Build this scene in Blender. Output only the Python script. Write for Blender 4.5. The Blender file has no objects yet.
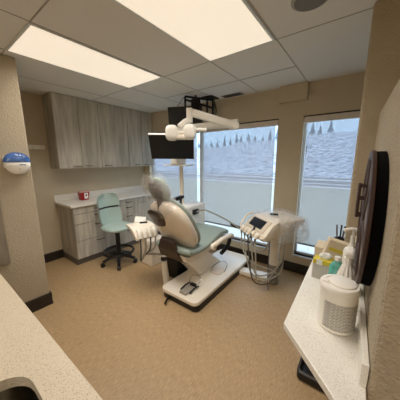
import bpy, bmesh, math, random
from mathutils import Vector, Matrix, noise
random.seed(7)
S = bpy.context.scene
COL = S.collection
PI = math.pi

# ---------------------------------------------------------------- camera
FPX, YAW, PITCH, ROLL, HC = 214.68, 36.873, 10.635, -0.211, 1.568
_y, _p, _r = [math.radians(a) for a in (YAW, PITCH, ROLL)]
fw = Vector((-math.sin(_y)*math.cos(_p), math.cos(_y)*math.cos(_p), -math.sin(_p)))
rt = Vector((math.cos(_y), math.sin(_y), 0)); up = rt.cross(fw)
rt2 = rt*math.cos(_r)+up*math.sin(_r); up2 = up*math.cos(_r)-rt*math.sin(_r)
cd = bpy.data.cameras.new('camera'); cam = bpy.data.objects.new('camera', cd); COL.objects.link(cam)
cam.matrix_world = Matrix(((rt2.x, up2.x, -fw.x, 0), (rt2.y, up2.y, -fw.y, 0), (rt2.z, up2.z, -fw.z, HC), (0, 0, 0, 1)))
cd.sensor_width = 36; cd.lens = 36*FPX/400; cd.clip_start = 0.01; cd.clip_end = 600
S.camera = cam

# ---------------------------------------------------------------- world, lights, exposure
w = bpy.data.worlds.new('sky'); S.world = w; w.use_nodes = True
nt = w.node_tree; nt.nodes.clear()
o_ = nt.nodes.new('ShaderNodeOutputWorld'); b_ = nt.nodes.new('ShaderNodeBackground')
tc = nt.nodes.new('ShaderNodeTexCoord'); sx = nt.nodes.new('ShaderNodeSeparateXYZ'); cr = nt.nodes.new('ShaderNodeValToRGB')
cr.color_ramp.elements[0].position = 0.0; cr.color_ramp.elements[0].color = (0.44, 0.71, 1.0, 1)
cr.color_ramp.elements[1].position = 0.5; cr.color_ramp.elements[1].color = (0.62, 0.76, 0.95, 1)
nt.links.new(tc.outputs['Generated'], sx.inputs[0]); nt.links.new(sx.outputs['Z'], cr.inputs[0])
nt.links.new(cr.outputs[0], b_.inputs['Color']); b_.inputs['Strength'].default_value = 2.55
nt.links.new(b_.outputs[0], o_.inputs['Surface'])
PANEL_W = 13.5        # watts of each ceiling troffer
REAR_W = 17.0         # watts of each added fill panel, out of view behind the camera
PANEL_COL = (1.0, 0.945, 0.885)
PANEL_SPREAD = math.radians(130)
vs = S.view_settings; vs.view_transform = 'Standard'; vs.look = 'None'; vs.gamma = 1; vs.use_curve_mapping = False
vs.exposure = 0.0
S.cycles.max_bounces = 10; S.cycles.transparent_max_bounces = 16; S.cycles.diffuse_bounces = 6
S.cycles.sample_clamp_indirect = 4.0

# ---------------------------------------------------------------- materials
def lin(c): return tuple(((v/255)/12.92 if v/255 <= .04045 else ((v/255+.055)/1.055)**2.4) for v in c)
def newmat(name):
    m = bpy.data.materials.new(name); m.use_nodes = True
    return m, m.node_tree, m.node_tree.nodes['Principled BSDF']
def mat(name, rgb, rough=.5, metal=0, noise_amt=0.06, scale=30, bump=0, bscale=200, coat=0, spec=.5):
    m, t, p = newmat(name)
    N = t.nodes.new; L = t.links.new
    c = lin(rgb)
    tc = N('ShaderNodeTexCoord'); nz = N('ShaderNodeTexNoise'); nz.inputs['Scale'].default_value = scale
    L(tc.outputs['Object'], nz.inputs['Vector'])
    mx = N('ShaderNodeMix'); mx.data_type = 'RGBA'
    mx.inputs[6].default_value = (*[v*(1-noise_amt) for v in c], 1); mx.inputs[7].default_value = (*[min(1, v*(1+noise_amt)) for v in c], 1)
    L(nz.outputs['Fac'], mx.inputs[0]); L(mx.outputs[2], p.inputs['Base Color'])
    p.inputs['Roughness'].default_value = rough; p.inputs['Metallic'].default_value = metal
    p.inputs['Coat Weight'].default_value = coat; p.inputs['Specular IOR Level'].default_value = spec
    if bump:
        n2 = N('ShaderNodeTexNoise'); n2.inputs['Scale'].default_value = bscale; n2.inputs['Detail'].default_value = 3
        L(tc.outputs['Object'], n2.inputs['Vector'])
        bp = N('ShaderNodeBump'); bp.inputs['Strength'].default_value = bump; bp.inputs['Distance'].default_value = .004 if bump < .9 else .009
        L(n2.outputs['Fac'], bp.inputs['Height']); L(bp.outputs[0], p.inputs['Normal'])
    return m
def streak(name, dark, light, scl, rough=.55, detail=6, extra=None):
    """anisotropic streaks (wood grain / striated vinyl): noise in stretched object coordinates"""
    m, t, p = newmat(name); N = t.nodes.new; L = t.links.new
    tc = N('ShaderNodeTexCoord'); mp = N('ShaderNodeMapping'); mp.inputs['Scale'].default_value = scl
    nz = N('ShaderNodeTexNoise'); nz.inputs['Scale'].default_value = 1; nz.inputs['Detail'].default_value = detail
    L(tc.outputs['Object'], mp.inputs['Vector']); L(mp.outputs[0], nz.inputs['Vector'])
    r = N('ShaderNodeValToRGB'); r.color_ramp.elements[0].position = .32; r.color_ramp.elements[1].position = .68
    r.color_ramp.elements[0].color = (*lin(dark), 1); r.color_ramp.elements[1].color = (*lin(light), 1)
    L(nz.outputs['Fac'], r.inputs[0])
    out = r.outputs[0]
    if extra:   # thin seams every `extra` metres across x and y
        br = N('ShaderNodeTexBrick'); br.offset = 0.5; br.inputs['Scale'].default_value = 1
        br.inputs['Brick Width'].default_value = extra[0]; br.inputs['Row Height'].default_value = extra[1]
        br.inputs['Mortar Size'].default_value = .0018; br.inputs['Mortar Smooth'].default_value = 0
        br.inputs['Color1'].default_value = (1, 1, 1, 1); br.inputs['Color2'].default_value = (.96, .96, .95, 1); br.inputs['Mortar'].default_value = (.72, .7, .68, 1)
        L(tc.outputs['Object'], br.inputs['Vector'])
        mm = N('ShaderNodeMix'); mm.data_type = 'RGBA'; mm.blend_type = 'MULTIPLY'; mm.inputs[0].default_value = 1
        L(out, mm.inputs[6]); L(br.outputs['Color'], mm.inputs[7]); out = mm.outputs[2]
    L(out, p.inputs['Base Color']); p.inputs['Roughness'].default_value = rough
    return m
def speck(name, base, dots, thr=.7, scale=420, rough=.35):
    m, t, p = newmat(name); N = t.nodes.new; L = t.links.new
    tc = N('ShaderNodeTexCoord'); nz = N('ShaderNodeTexNoise'); nz.inputs['Scale'].default_value = scale; nz.inputs['Detail'].default_value = 1
    L(tc.outputs['Object'], nz.inputs['Vector'])
    r = N('ShaderNodeValToRGB'); r.color_ramp.elements[0].position = thr-.06; r.color_ramp.elements[1].position = thr
    r.color_ramp.elements[0].color = (*lin(base), 1); r.color_ramp.elements[1].color = (*lin(dots), 1)
    L(nz.outputs['Fac'], r.inputs[0]); L(r.outputs[0], p.inputs['Base Color']); p.inputs['Roughness'].default_value = rough
    return m
def emis(name, rgb, st):
    m, t, p = newmat(name)
    p.inputs['Base Color'].default_value = (.8, .78, .72, 1); p.inputs['Emission Color'].default_value = (*lin(rgb), 1)
    p.inputs['Emission Strength'].default_value = st; p.inputs['Roughness'].default_value = .6
    return m
def see_through(name, rgb, alpha, rough=.3, tint=(1, 1, 1), stripes=False):
    """thin film: mixes transparency with a surface; alpha = how much surface"""
    m = bpy.data.materials.new(name); m.use_nodes = True; t = m.node_tree; t.nodes.clear(); N = t.nodes.new; L = t.links.new
    o = N('ShaderNodeOutputMaterial'); mx = N('ShaderNodeMixShader'); tr = N('ShaderNodeBsdfTransparent'); tr.inputs[0].default_value = (*tint, 1)
    p = N('ShaderNodeBsdfPrincipled'); p.inputs['Base Color'].default_value = (*lin(rgb), 1); p.inputs['Roughness'].default_value = rough
    tc = N('ShaderNodeTexCoord'); nz = N('ShaderNodeTexNoise'); nz.inputs['Scale'].default_value = 9 if not stripes else 260; nz.inputs['Detail'].default_value = 4
    L(tc.outputs['Object'], nz.inputs['Vector'])
    mr = N('ShaderNodeMapRange'); mr.inputs[1].default_value = .35; mr.inputs[2].default_value = .65
    k = .5 if not stripes else .15
    mr.inputs[3].default_value = alpha*(1-k); mr.inputs[4].default_value = min(1, alpha*(1+k))
    L(nz.outputs['Fac'], mr.inputs[0]); L(mr.outputs[0], mx.inputs[0]); L(tr.outputs[0], mx.inputs[1]); L(p.outputs[0], mx.inputs[2]); L(mx.outputs[0], o.inputs[0])
    return m

M = dict(
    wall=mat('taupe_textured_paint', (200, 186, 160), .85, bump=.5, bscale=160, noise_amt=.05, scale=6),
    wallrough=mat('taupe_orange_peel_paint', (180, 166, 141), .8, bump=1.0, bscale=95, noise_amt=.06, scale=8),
    ceil=mat('ceiling_tile', (228, 225, 218), .9, noise_amt=.04, scale=90),
    grid=mat('ceiling_grid_metal', (170, 166, 156), .6),
    floor=streak('striated_vinyl_floor', (152, 124, 89), (194, 165, 123), (260, 22, 1), .5, 5, (3.6, 1.83)),
    base=mat('dark_brown_vinyl_base', (42, 33, 27), .45),
    wood=streak('grey_oak_laminate', (164, 157, 143), (208, 200, 184), (16, 16, 1.8), .6),
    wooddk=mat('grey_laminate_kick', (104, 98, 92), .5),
    stone=speck('speckled_quartz', (206, 192, 168), (152, 136, 114), .66, 330, .35),
    stonew=speck('white_speckled_quartz', (236, 232, 222), (190, 184, 172), .67, 330, .3),
    handle=mat('dark_nickel', (92, 84, 74), .35, .9),
    cream=mat('cream_enamel', (240, 230, 212), .3, coat=.4, noise_amt=.01),
    whitep=mat('white_plastic', (244, 240, 230), .35, noise_amt=.01),
    shell=mat('warm_beige_shell', (228, 215, 196), .2, coat=.6, noise_amt=.01),
    black=mat('black_plastic', (16, 16, 17), .4),
    screen=mat('black_screen', (7, 6, 7), .38),
    brown=mat('dark_umber_plastic', (62, 48, 40), .35),
    mint=mat('mint_vinyl', (148, 162, 154), .45, noise_amt=.03),
    mintl=mat('pale_mint_vinyl', (164, 184, 176), .45, noise_amt=.03),
    tube=mat('grey_hose', (170, 166, 152), .45),
    tubedk=mat('dark_grey_hose', (84, 82, 78), .4),
    steel=mat('brushed_steel', (150, 148, 144), .3, 1),
    chrome=mat('chrome', (210, 208, 205), .12, 1),
    frame=mat('white_aluminium', (218, 222, 222), .4),
    darkline=mat('black_gasket', (26, 24, 24), .6),
    cassette=mat('pale_taupe_cassette', (222, 210, 198), .5),
    hem=mat('grey_hem_bar', (120, 122, 122), .5),
    red=mat('red_plastic', (160, 22, 22), .35),
    paper=mat('white_paper', (238, 238, 232), .8),
    yellow=mat('yellow_card', (206, 186, 50), .6),
    greyprint=mat('grey_print', (150, 147, 140), .7),
    darkprint=mat('dark_print', (70, 70, 72), .7),
    blue=mat('blue_plastic', (62, 96, 158), .2, coat=.5),
    wheel=mat('dark_walnut', (66, 46, 38), .45, bump=.3, bscale=40),
    plank=streak('distressed_grey_plank', (92, 82, 76), (160, 150, 142), (30, 30, 3), .7),
    tan=mat('tan_card', (216, 200, 174), .8),
    snow=mat('snow', (236, 240, 244), .8, noise_amt=.02, scale=.3),
    bark=mat('bare_bark', (110, 104, 108), .9),
    conifer=mat('frosted_conifer', (150, 162, 174), .9),
    road=mat('wet_road', (150, 152, 156), .6),
    lot=mat('pale_packed_snow', (196, 198, 184), .85, noise_amt=.02),
    film=see_through('clear_plastic_film', (235, 235, 235), .22, .10),
    filmc=see_through('clear_draped_film', (240, 240, 240), .22, .12),
    aqua=see_through('aqua_translucent_plastic', (110, 200, 190), .62, .15, (.8, 1, .97)),
    bluegel=see_through('blue_clear_plastic', (70, 110, 175), .8, .1),
    shade=see_through('screen_shade_fabric', (200, 200, 198), .42, .9, (.97, .98, 1), True),
    glass=see_through('window_glass', (220, 230, 235), .05, .05),
    diffuser=emis('lit_diffuser', (255, 238, 214), .72),
)
# snowy hillside with scrub speckle
m, t, p = newmat('scrubby_snow'); N = t.nodes.new; L = t.links.new
tcx = N('ShaderNodeTexCoord'); mp = N('ShaderNodeMapping'); mp.inputs['Scale'].default_value = (.9, .5, 1.8)
n1 = N('ShaderNodeTexNoise'); n1.inputs['Scale'].default_value = 1.0; n1.inputs['Detail'].default_value = 8; n1.inputs['Roughness'].default_value = .75
L(tcx.outputs['Object'], mp.inputs[0]); L(mp.outputs[0], n1.inputs['Vector'])
r = N('ShaderNodeValToRGB'); r.color_ramp.elements[0].position = .40; r.color_ramp.elements[1].position = .54
r.color_ramp.elements[0].color = (*lin((128, 142, 164)), 1); r.color_ramp.elements[1].color = (*lin((232, 241, 250)), 1)
L(n1.outputs['Fac'], r.inputs[0]); L(r.outputs[0], p.inputs['Base Color']); p.inputs['Roughness'].default_value = .9
M['hill'] = m
# label printing: rows of fine print
def print_mat(name, paper, ink, rows, cols):
    m, t, p = newmat(name); N = t.nodes.new; L = t.links.new
    tc = N('ShaderNodeTexCoord'); br = N('ShaderNodeTexBrick'); br.inputs['Scale'].default_value = 1
    br.inputs['Brick Width'].default_value = cols; br.inputs['Row Height'].default_value = rows; br.inputs['Mortar Size'].default_value = rows*.28; br.inputs['Mortar Smooth'].default_value = .2
    br.inputs['Color1'].default_value = (*lin(ink), 1); br.inputs['Color2'].default_value = (*lin([min(255, v+35) for v in ink]), 1); br.inputs['Mortar'].default_value = (*lin(paper), 1)
    cx = N('ShaderNodeSeparateXYZ'); L(tc.outputs['Object'], cx.inputs[0])
    at = N('ShaderNodeMath'); at.operation = 'ADD'; L(cx.outputs['X'], at.inputs[0]); L(cx.outputs['Y'], at.inputs[1])
    cb = N('ShaderNodeCombineXYZ'); L(at.outputs[0], cb.inputs['X']); L(cx.outputs['Z'], cb.inputs['Y']); L(cb.outputs[0], br.inputs['Vector'])
    L(br.outputs['Color'], p.inputs['Base Color']); p.inputs['Roughness'].default_value = .5
    return m
M['print'] = print_mat('fine_print_label', (214, 209, 198), (120, 118, 114), .0060, .026)

# ---------------------------------------------------------------- mesh builder (world coordinates in, one object out)
class MB:
    def __init__(s): s.bm = bmesh.new()
    def _add(s, verts, faces):
        vs_ = [s.bm.verts.new(v) for v in verts]
        for f in faces:
            try: s.bm.faces.new([vs_[i] for i in f])
            except ValueError: pass
        return vs_
    def box(s, x0, x1, y0, y1, z0, z1, bev=0, seg=2, mtx=None):
        t = bmesh.new(); bmesh.ops.create_cube(t, size=1)
        for v in t.verts:
            v.co = Vector(((x0+x1)/2+v.co.x*(x1-x0), (y0+y1)/2+v.co.y*(y1-y0), (z0+z1)/2+v.co.z*(z1-z0)))
        if bev: bmesh.ops.bevel(t, geom=list(t.edges), offset=bev, segments=seg, profile=.5, affect='EDGES')
        if mtx is not None: t.transform(mtx)
        s.merge(t); return s
    def merge(s, t):
        me = bpy.data.meshes.new('tmp'); t.to_mesh(me); t.free(); s.bm.from_mesh(me); bpy.data.meshes.remove(me)
    def prism(s, pts, z0, z1, bev=0, mtx=None):
        t = bmesh.new(); n = len(pts)
        a = [t.verts.new((p[0], p[1], z0)) for p in pts]; b = [t.verts.new((p[0], p[1], z1)) for p in pts]
        t.faces.new(a[::-1]); t.faces.new(b)
        for i in range(n): t.faces.new((a[i], a[(i+1) % n], b[(i+1) % n], b[i]))
        bmesh.ops.recalc_face_normals(t, faces=t.faces)
        if bev: bmesh.ops.bevel(t, geom=list(t.edges), offset=bev, segments=2, profile=.5, affect='EDGES')
        if mtx is not None: t.transform(mtx)
        s.merge(t); return s
    def extr(s, prof, axis, a, b, bev=0):
        """profile in the plane across `axis`: 'x' -> (y,z); 'y' -> (x,z)"""
        mt = Matrix(((0, 0, 1, 0), (1, 0, 0, 0), (0, 1, 0, 0), (0, 0, 0, 1))) if axis == 'x' else Matrix(((1, 0, 0, 0), (0, 0, 1, 0), (0, 1, 0, 0), (0, 0, 0, 1)))
        return s.prism(prof, a, b, bev, mt)
    def rings(s, rings, caps=True, closed=True):
        rs = [[s.bm.verts.new(p) for p in r] for r in rings]; n = len(rs[0])
        for i in range(len(rs)-1):
            for j in range(n if closed else n-1):
                k = (j+1) % n
                s.bm.faces.new((rs[i][j], rs[i][k], rs[i+1][k], rs[i+1][j]))
        if caps and closed: s.bm.faces.new(rs[0][::-1]); s.bm.faces.new(rs[-1])
        return s
    def lathe(s, prof, c, n=24, axis=(0, 0, 1)):
        ax = Vector(axis).normalized(); q = Vector((0, 0, 1)).rotation_difference(ax); c = Vector(c)
        R = [[c+q @ Vector((max(r, 1e-4)*math.cos(2*PI*j/n), max(r, 1e-4)*math.sin(2*PI*j/n), z)) for j in range(n)] for r, z in prof]
        return s.rings(R)
    def cyl(s, a, b, r, r2=None, n=16):
        a, b = Vector(a), Vector(b); return s.lathe([(r, 0), (r2 if r2 is not None else r, (b-a).length)], a, n, b-a)
    def tube(s, pts, r, n=8, smooth=4):
        P = [Vector(p) for p in pts]
        if smooth and len(P) > 2:
            Q = []
            for i in range(len(P)-1):
                p0, p1, p2, p3 = P[max(i-1, 0)], P[i], P[i+1], P[min(i+2, len(P)-1)]
                for k in range(smooth):
                    t = k/smooth
                    Q.append(.5*((2*p1)+(p2-p0)*t+(2*p0-5*p1+4*p2-p3)*t*t+(3*p1-p0-3*p2+p3)*t**3))
            Q.append(P[-1]); P = Q
        R = []; prev = None
        for i, p in enumerate(P):
            d = (P[min(i+1, len(P)-1)]-P[max(i-1, 0)]).normalized()
            u = prev if prev is not None else (Vector((0, 0, 1)) if abs(d.z) < .9 else Vector((1, 0, 0)))
            u = (u-d*u.dot(d)).normalized(); prev = u; v = d.cross(u)
            rr = r[min(i*len(r)//len(P), len(r)-1)] if isinstance(r, (list, tuple)) else r
            R.append([p+(u*math.cos(2*PI*j/n)+v*math.sin(2*PI*j/n))*rr for j in range(n)])
        return s.rings(R)
    def ellipsoid(s, c, ax, e=2.0, n=28, m=14, sweep=None):
        """ax: three scaled axis vectors; e: 2 = ellipsoid, more = boxier"""
        c = Vector(c); A = [Vector(a) for a in ax]; R = []
        f = lambda v: math.copysign(abs(v)**(2/e), v)
        for i in range(1, m):
            ph = -PI/2+PI*i/m; R.append([c+A[0]*f(math.cos(t))*f(math.cos(ph))+A[1]*f(math.sin(t))*f(math.cos(ph))+A[2]*f(math.sin(ph)) for t in [2*PI*j/n for j in range(n)]])
        return s.rings(R)
    def slab(s, path, half, thick, xs, e=3.2, n=24, taper=None):
        """padded cushion: superelliptic cross section swept along a path of (y,z) at centre x; half = half width"""
        P = [Vector((0, a, b)) for a, b in path]; R = []
        Q = []
        for i in range(len(P)-1):
            p0, p1, p2, p3 = P[max(i-1, 0)], P[i], P[i+1], P[min(i+2, len(P)-1)]
            for k in range(5):
                t = k/5; Q.append(.5*((2*p1)+(p2-p0)*t+(2*p0-5*p1+4*p2-p3)*t*t+(3*p1-p0-3*p2+p3)*t**3))
        Q.append(P[-1]); nq = len(Q)
        for i, p in enumerate(Q):
            d = (Q[min(i+1, nq-1)]-Q[max(i-1, 0)]).normalized(); nrm = Vector((0, -d.z, d.y))
            t = i/(nq-1); en = min(1, math.sqrt(max(0, 1-(abs(2*t-1))**8))+.12)
            h = half*en*(taper(t) if taper else 1); th = thick/2*en
            f = lambda v: math.copysign(abs(v)**(2/e), v)
            R.append([p+Vector((xs+f(math.cos(a))*h, 0, 0))+nrm*f(math.sin(a))*th for a in [2*PI*j/n for j in range(n)]])
        return s.rings(R)
    def build(s, name, m, parent=None, loc=None, smooth=False, kind=None):
        wl = Vector(parent['_wl']) if parent is not None else Vector(loc if loc is not None else (0, 0, 0))
        bmesh.ops.recalc_face_normals(s.bm, faces=s.bm.faces)
        s.bm.transform(Matrix.Translation(-wl))
        me = bpy.data.meshes.new(name); s.bm.to_mesh(me); s.bm.free()
        me.materials.append(M[m] if isinstance(m, str) else m)
        if smooth:
            for p_ in me.polygons: p_.use_smooth = True
            try: me.set_sharp_from_angle(angle=math.radians(42))
            except Exception: pass
        o = bpy.data.objects.new(name, me); COL.objects.link(o); o['_wl'] = tuple(wl)
        if parent is not None: o.parent = parent
        else: o.location = wl
        if kind: o['kind'] = kind
        TEMP.append(o)
        return o
TEMP = []
def thing(name, label, cat, loc, group=None):
    o = bpy.data.objects.new(name, None); COL.objects.link(o); o.location = loc; o.empty_display_size = .1
    o['_wl'] = tuple(loc); TEMP.append(o)
    o['label'] = label; o['category'] = cat
    if group: o['group'] = group
    return o
def tag(o, label, cat, group=None):
    o['label'] = label; o['category'] = cat
    if group: o['group'] = group
    return o
def copy_thing(src, loc, label):
    c = src.copy(); COL.objects.link(c); c.location = loc; c['label'] = label
    for ch in list(src.children):
        d = ch.copy(); COL.objects.link(d); d.parent = c
        for g in list(ch.children):
            e = g.copy(); COL.objects.link(e); e.parent = d
    return c
def B(*a, **k): return MB().box(*a, **k)

# ================================================================ ROOM SHELL
H = 2.48; YW = 3.046; XL = -3.80; XS = -2.617; YS = .717
B(XL-.2, 2.2, -2.0, YW+.2, -.1, 0).build('floor', 'floor', kind='structure')
B(XL-.2, 2.2, -2.0, YW+.2, H, H+.1).build('ceiling', 'ceil', kind='structure')
g = MB()
XG = [-2.505+.6225*k for k in range(-2, 8)]; YG = [1.845+1.22*k for k in range(-3, 1)]
for x in XG: g.box(x-.004, x+.004, -2, YW, H-.003, H+.01)
for y in YG: g.box(XL, 2.2, y-.004, y+.004, H-.003, H+.01)
g.box(XG[2], XG[5], 2.45, 2.462, H-.003, H+.01)
g.build('trim_1', 'grid', kind='structure')
B(XL-.15, XL, YS-.2, YW+.2, 0, H).build('wall_left', 'wall', kind='structure')
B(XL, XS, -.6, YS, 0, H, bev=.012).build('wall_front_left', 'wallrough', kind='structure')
B(-3.8, 2.2, -2.15, -2.0, 0, H).build('wall_back', 'wall', kind='structure')
B(2.2, 2.35, -2.0, YW+.2, 0, H).build('wall_far_right', 'wall', kind='structure')
B(XL-.15, XL, -2.0, -.6, 0, H).build('wall_near_left', 'wall', kind='structure')
# window wall with two openings
WT, WB = 2.095, .26
LX0, LX1, RX0, RX1 = -3.62, -.966, -.654, .52
g = MB()
for a in ((XL, LX0, 0, H), (LX1, RX0, 0, H), (RX1, 2.2, 0, H), (LX0, LX1, WT, H), (LX0, LX1, 0, WB), (RX0, RX1, WT, H), (RX0, RX1, 0, WB)):
    g.box(a[0], a[1], YW, YW+.16, a[2], a[3])
g.build('wall_window', 'wall', kind='structure')
B(-.956, -.624, YW-.06, YW, 2.285, H, bev=.004).build('trim_2', 'wall', kind='structure')
# right: wing wall facing the camera, lower wall along the counter
b = -.03
XBk = lambda y: .08-b*.7+b*y
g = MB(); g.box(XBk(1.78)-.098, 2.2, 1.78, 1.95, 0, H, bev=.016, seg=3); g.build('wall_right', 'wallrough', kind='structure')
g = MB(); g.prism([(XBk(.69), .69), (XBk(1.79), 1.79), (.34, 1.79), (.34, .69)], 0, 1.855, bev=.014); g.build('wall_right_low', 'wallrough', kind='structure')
# baseboards
def base(name, x0, x1, y0, y1, nx=0, ny=0):
    g = B(x0, x1, y0, y1, 0, .135, bev=.003)
    if nx: g.box((x1 if nx > 0 else x0-.006), (x1+.006 if nx > 0 else x0), y0, y1, 0, .035); g.box((x1 if nx > 0 else x0-.003), (x1+.003 if nx > 0 else x0), y0, y1, .095, .115)
    if ny: g.box(x0, x1, y0-.006, y0, 0, .035); g.box(x0, x1, y0-.003, y0, .095, .115)
    return g.build(name, 'base', kind='structure')
base('baseboard_front_left', XS, XS+.014, -.6, YS+.014, nx=1)
B(XL, XS, YS, YS+.014, 0, .135, bev=.003).build('baseboard_recess', 'base', kind='structure')
base('baseboard_left', XL, XL+.014, YS, 1.33, nx=1)
base('baseboard_window', -3.19, 2.2, YW-.014, YW, ny=-1)

# windows
def window(n, x0, x1, mull):
    fr = MB(); d0, d1 = YW+.07, YW+.12
    for a in ((x0, x0+.028, WB, WT), (x1-.028, x1, WB, WT), (x0, x1, WB, WB+.03), (x0, x1, WT-.05, WT)): fr.box(a[0], a[1], d0, d1, a[2], a[3])
    if mull: fr.box(mull-.03, mull+.03, d0, d1, WB, WT)
    root = fr.build('window_%d' % n, 'frame', kind='structure')
    B(x0+.028, x1-.028, YW+.09, YW+.096, WB+.03, WT-.05).build('pane', 'glass', root)
    B(x0, x1, YW-.012, YW+.07, WB-.02, WB, bev=.003).build('window_sill', 'frame', root)
    return root
window(1, LX0, LX1, -2.306); window(2, RX0, RX1, None)
B(RX0-.004, RX1, YW-.006, YW, WT-.006, WT+.006).build('trim_3', 'darkline', kind='structure')
B(LX0, LX1+.004, YW-.006, YW, WT-.006, WT+.006).build('trim_4', 'darkline', kind='structure')
def shade(x0, x1, zh, label):
    yy = YW+.022
    r_ = thing('roller_shade', label, 'window shade', (x0, yy, WT), 'screen roller shades at the windows')
    MB().box(x0+.004, x1-.004, yy-.02, yy+.03, WT-.075, WT-.006, bev=.004).build('cassette', 'cassette', r_)
    MB().box(x0+.042, x1-.042, yy, yy+.0012, zh, WT-.075).build('shade_fabric', 'shade', r_)
    MB().box(x0+.042, x1-.042, yy-.008, yy+.008, zh-.022, zh, bev=.004).build('hem_bar', 'hem', r_)
shade(LX0, -2.325, .56, 'pale screen roller shade nearest the wall cabinets, behind the monitor')
shade(-2.285, LX1, .48, 'pale screen roller shade in the wide window, behind the instrument console hoses')
shade(RX0, RX1, .44, 'pale screen roller shade in the narrow right-hand window beside the wing wall')

# ================================================================ OUTSIDE
GZ = -2.2
g = MB(); g.box(-120, 60, YW+1.5, 33, GZ-.2, GZ); g.build('snowy_lot', 'lot', kind='structure')
g = MB(); g.box(-160, 90, 33, 52, GZ-.25, GZ-.05); g.build('road', 'road', kind='structure')
g = MB()
for y0, y1 in ((33, 34.5), (37.5, 38.6), (44.5, 47)): g.box(-160, 90, y0, y1, GZ-.06, GZ+.0)
g.build('snow_bank', 'snow', kind='structure')
g = MB(); nx, ny = 60, 26
def hz(x, y):
    t = (y-52)/75; t = max(0, t)
    return GZ-.1+min(t, 1)*(13.2+.055*(x+75))*1.0+noise.noise(Vector((x*.06, y*.05, 0)))*1.2*min(1, t*3)
R = [[(-190+i*270/nx, 52+j*110/ny, hz(-190+i*270/nx, 52+j*110/ny)) for i in range(nx+1)] for j in range(ny+1)]
g.rings(R, caps=False, closed=False); g.build('snowy_hillside', 'hill', smooth=True, kind='structure')
def conifer(x, y, h, label):
    z = hz(x, y)-.2; r_ = thing('conifer', label, 'tree', (x, y, z), 'frosted trees along the ridge')
    MB().cyl((x, y, z), (x, y, z+h*.3), h*.03, n=6).build('trunk', 'bark', r_)
    g = MB()
    for k in range(5):
        a = z+h*(.12+.17*k); rr = min(h*.33, 1.5)*(1-k/5.6)
        g.rings([[(x+rr*(1+.3*random.uniform(-1, 1))*math.cos(t), y+rr*math.sin(t), a) for t in [2*PI*j/9 for j in range(9)]], [(x+.02*math.cos(t), y+.02*math.sin(t), a+h*.3) for t in [2*PI*j/9 for j in range(9)]]])
    g.build('crown', 'conifer', r_)
rt_ = random.Random(5)
for i in range(26):
    conifer(-124+4.4*i+rt_.uniform(-.6, .6), 127+rt_.uniform(-2, 2), rt_.choice((3.0, 4.0, 5.0, 6.0, 7.0)), 'small frosted conifer on the snowy skyline outside the '+('wide left window' if -124+4.4*i < -34 else 'narrow right window'))
def bare(x, y, h, label):
    z = hz(x, y)-.1; g = MB()
    def br(p, d, l, rr, k):
        q = p+d*l; g.cyl(p, q, rr, rr*.6, n=5)
        if k:
            for _ in range(3): br(q-d*l*.15*random.random(), (d+Vector((random.uniform(-.7, .7), random.uniform(-.4, .4), random.uniform(-.1, .5)))).normalized(), l*.72, rr*.55, k-1)
    for _ in range(3): br(Vector((x, y, z)), Vector((random.uniform(-.35, .35), 0, 1)).normalized(), h*.33, h*.014, 3)
    tag(g.build('bare_bush', 'bark', loc=(x, y, z)), label, 'bush', 'leafless bushes on the hillside')
bare(-13, 62, 7, 'large leafless bush on the snowy slope, seen through the narrow window')
bare(-57, 66, 4.5, 'leafless bush on the snowy slope, left part of the wide window')
bare(-45, 64, 3.5, 'small leafless bush on the snowy slope, middle of the wide window')

# ================================================================ CEILING FIXTURES
def troffer(x0, y1, label, watts=PANEL_W, spread=PANEL_SPREAD):
    x1, y0 = x0+.58, y1-1.19
    r_ = thing('ceiling_light', label, 'ceiling light', ((x0+x1)/2, (y0+y1)/2, H), 'lit ceiling panels')
    f = MB()
    for a in ((x0-.018, x0, y0-.018, y1+.018), (x1, x1+.018, y0-.018, y1+.018), (x0, x1, y0-.018, y0), (x0, x1, y1, y1+.018)): f.box(a[0], a[1], a[2], a[3], H-.008, H+.002)
    f.build('frame', 'frame', r_)
    B(x0, x1, y0, y1, H-.005, H).build('diffuser', 'diffuser', r_)
    ld = bpy.data.lights.new('panel_lamp', 'AREA'); ld.shape = 'RECTANGLE'; ld.size = .56; ld.size_y = 1.16; ld.energy = watts; ld.color = PANEL_COL; ld.spread = spread
    lo = bpy.data.objects.new('panel_lamp', ld); COL.objects.link(lo); lo.parent = r_; lo.location = (0, 0, -.009)
troffer(-2.492, 1.827, 'long lit ceiling panel over the wall cabinets side, at the left')
troffer(-1.244, 1.827, 'large lit ceiling panel nearest the camera, above the dental chair side')
troffer(-1.244, -.613, 'added fill ceiling panel, unseen behind the photographer, on the window side row', REAR_W, PI)  # this panel and the next are added to brighten the room, never in view
troffer(.61, -.613, 'added fill ceiling panel, unseen behind the photographer, at the right', REAR_W, PI)
v = thing('air_vent', 'small dark slotted air vent in the ceiling near the window wall', 'vent', (-1.61, 2.93, H))
MB().box(-1.77, -1.45, 2.865, 2.995, H-.006, H, bev=.002).build('frame', 'grid', v)
for k in range(5): MB().box(-1.75, -1.47, 2.878+.023*k, 2.887+.023*k, H-.009, H-.005).build('slat', 'darkline', v)
c = thing('ceiling_speaker', 'round grey ceiling speaker grille above the right side of the room', 'speaker', (-.345, 1.53, H))
MB().lathe([(.105, 0), (.105, -.006), (.09, -.012)], (-.345, 1.53, H), 32).build('bezel', 'grid', c, smooth=True)
MB().lathe([(.088, -.010), (.088, -.014), (.01, -.016)], (-.345, 1.53, H), 32).build('grille', mat('grey_grille', (120, 118, 114), .7), c, smooth=True)

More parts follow.
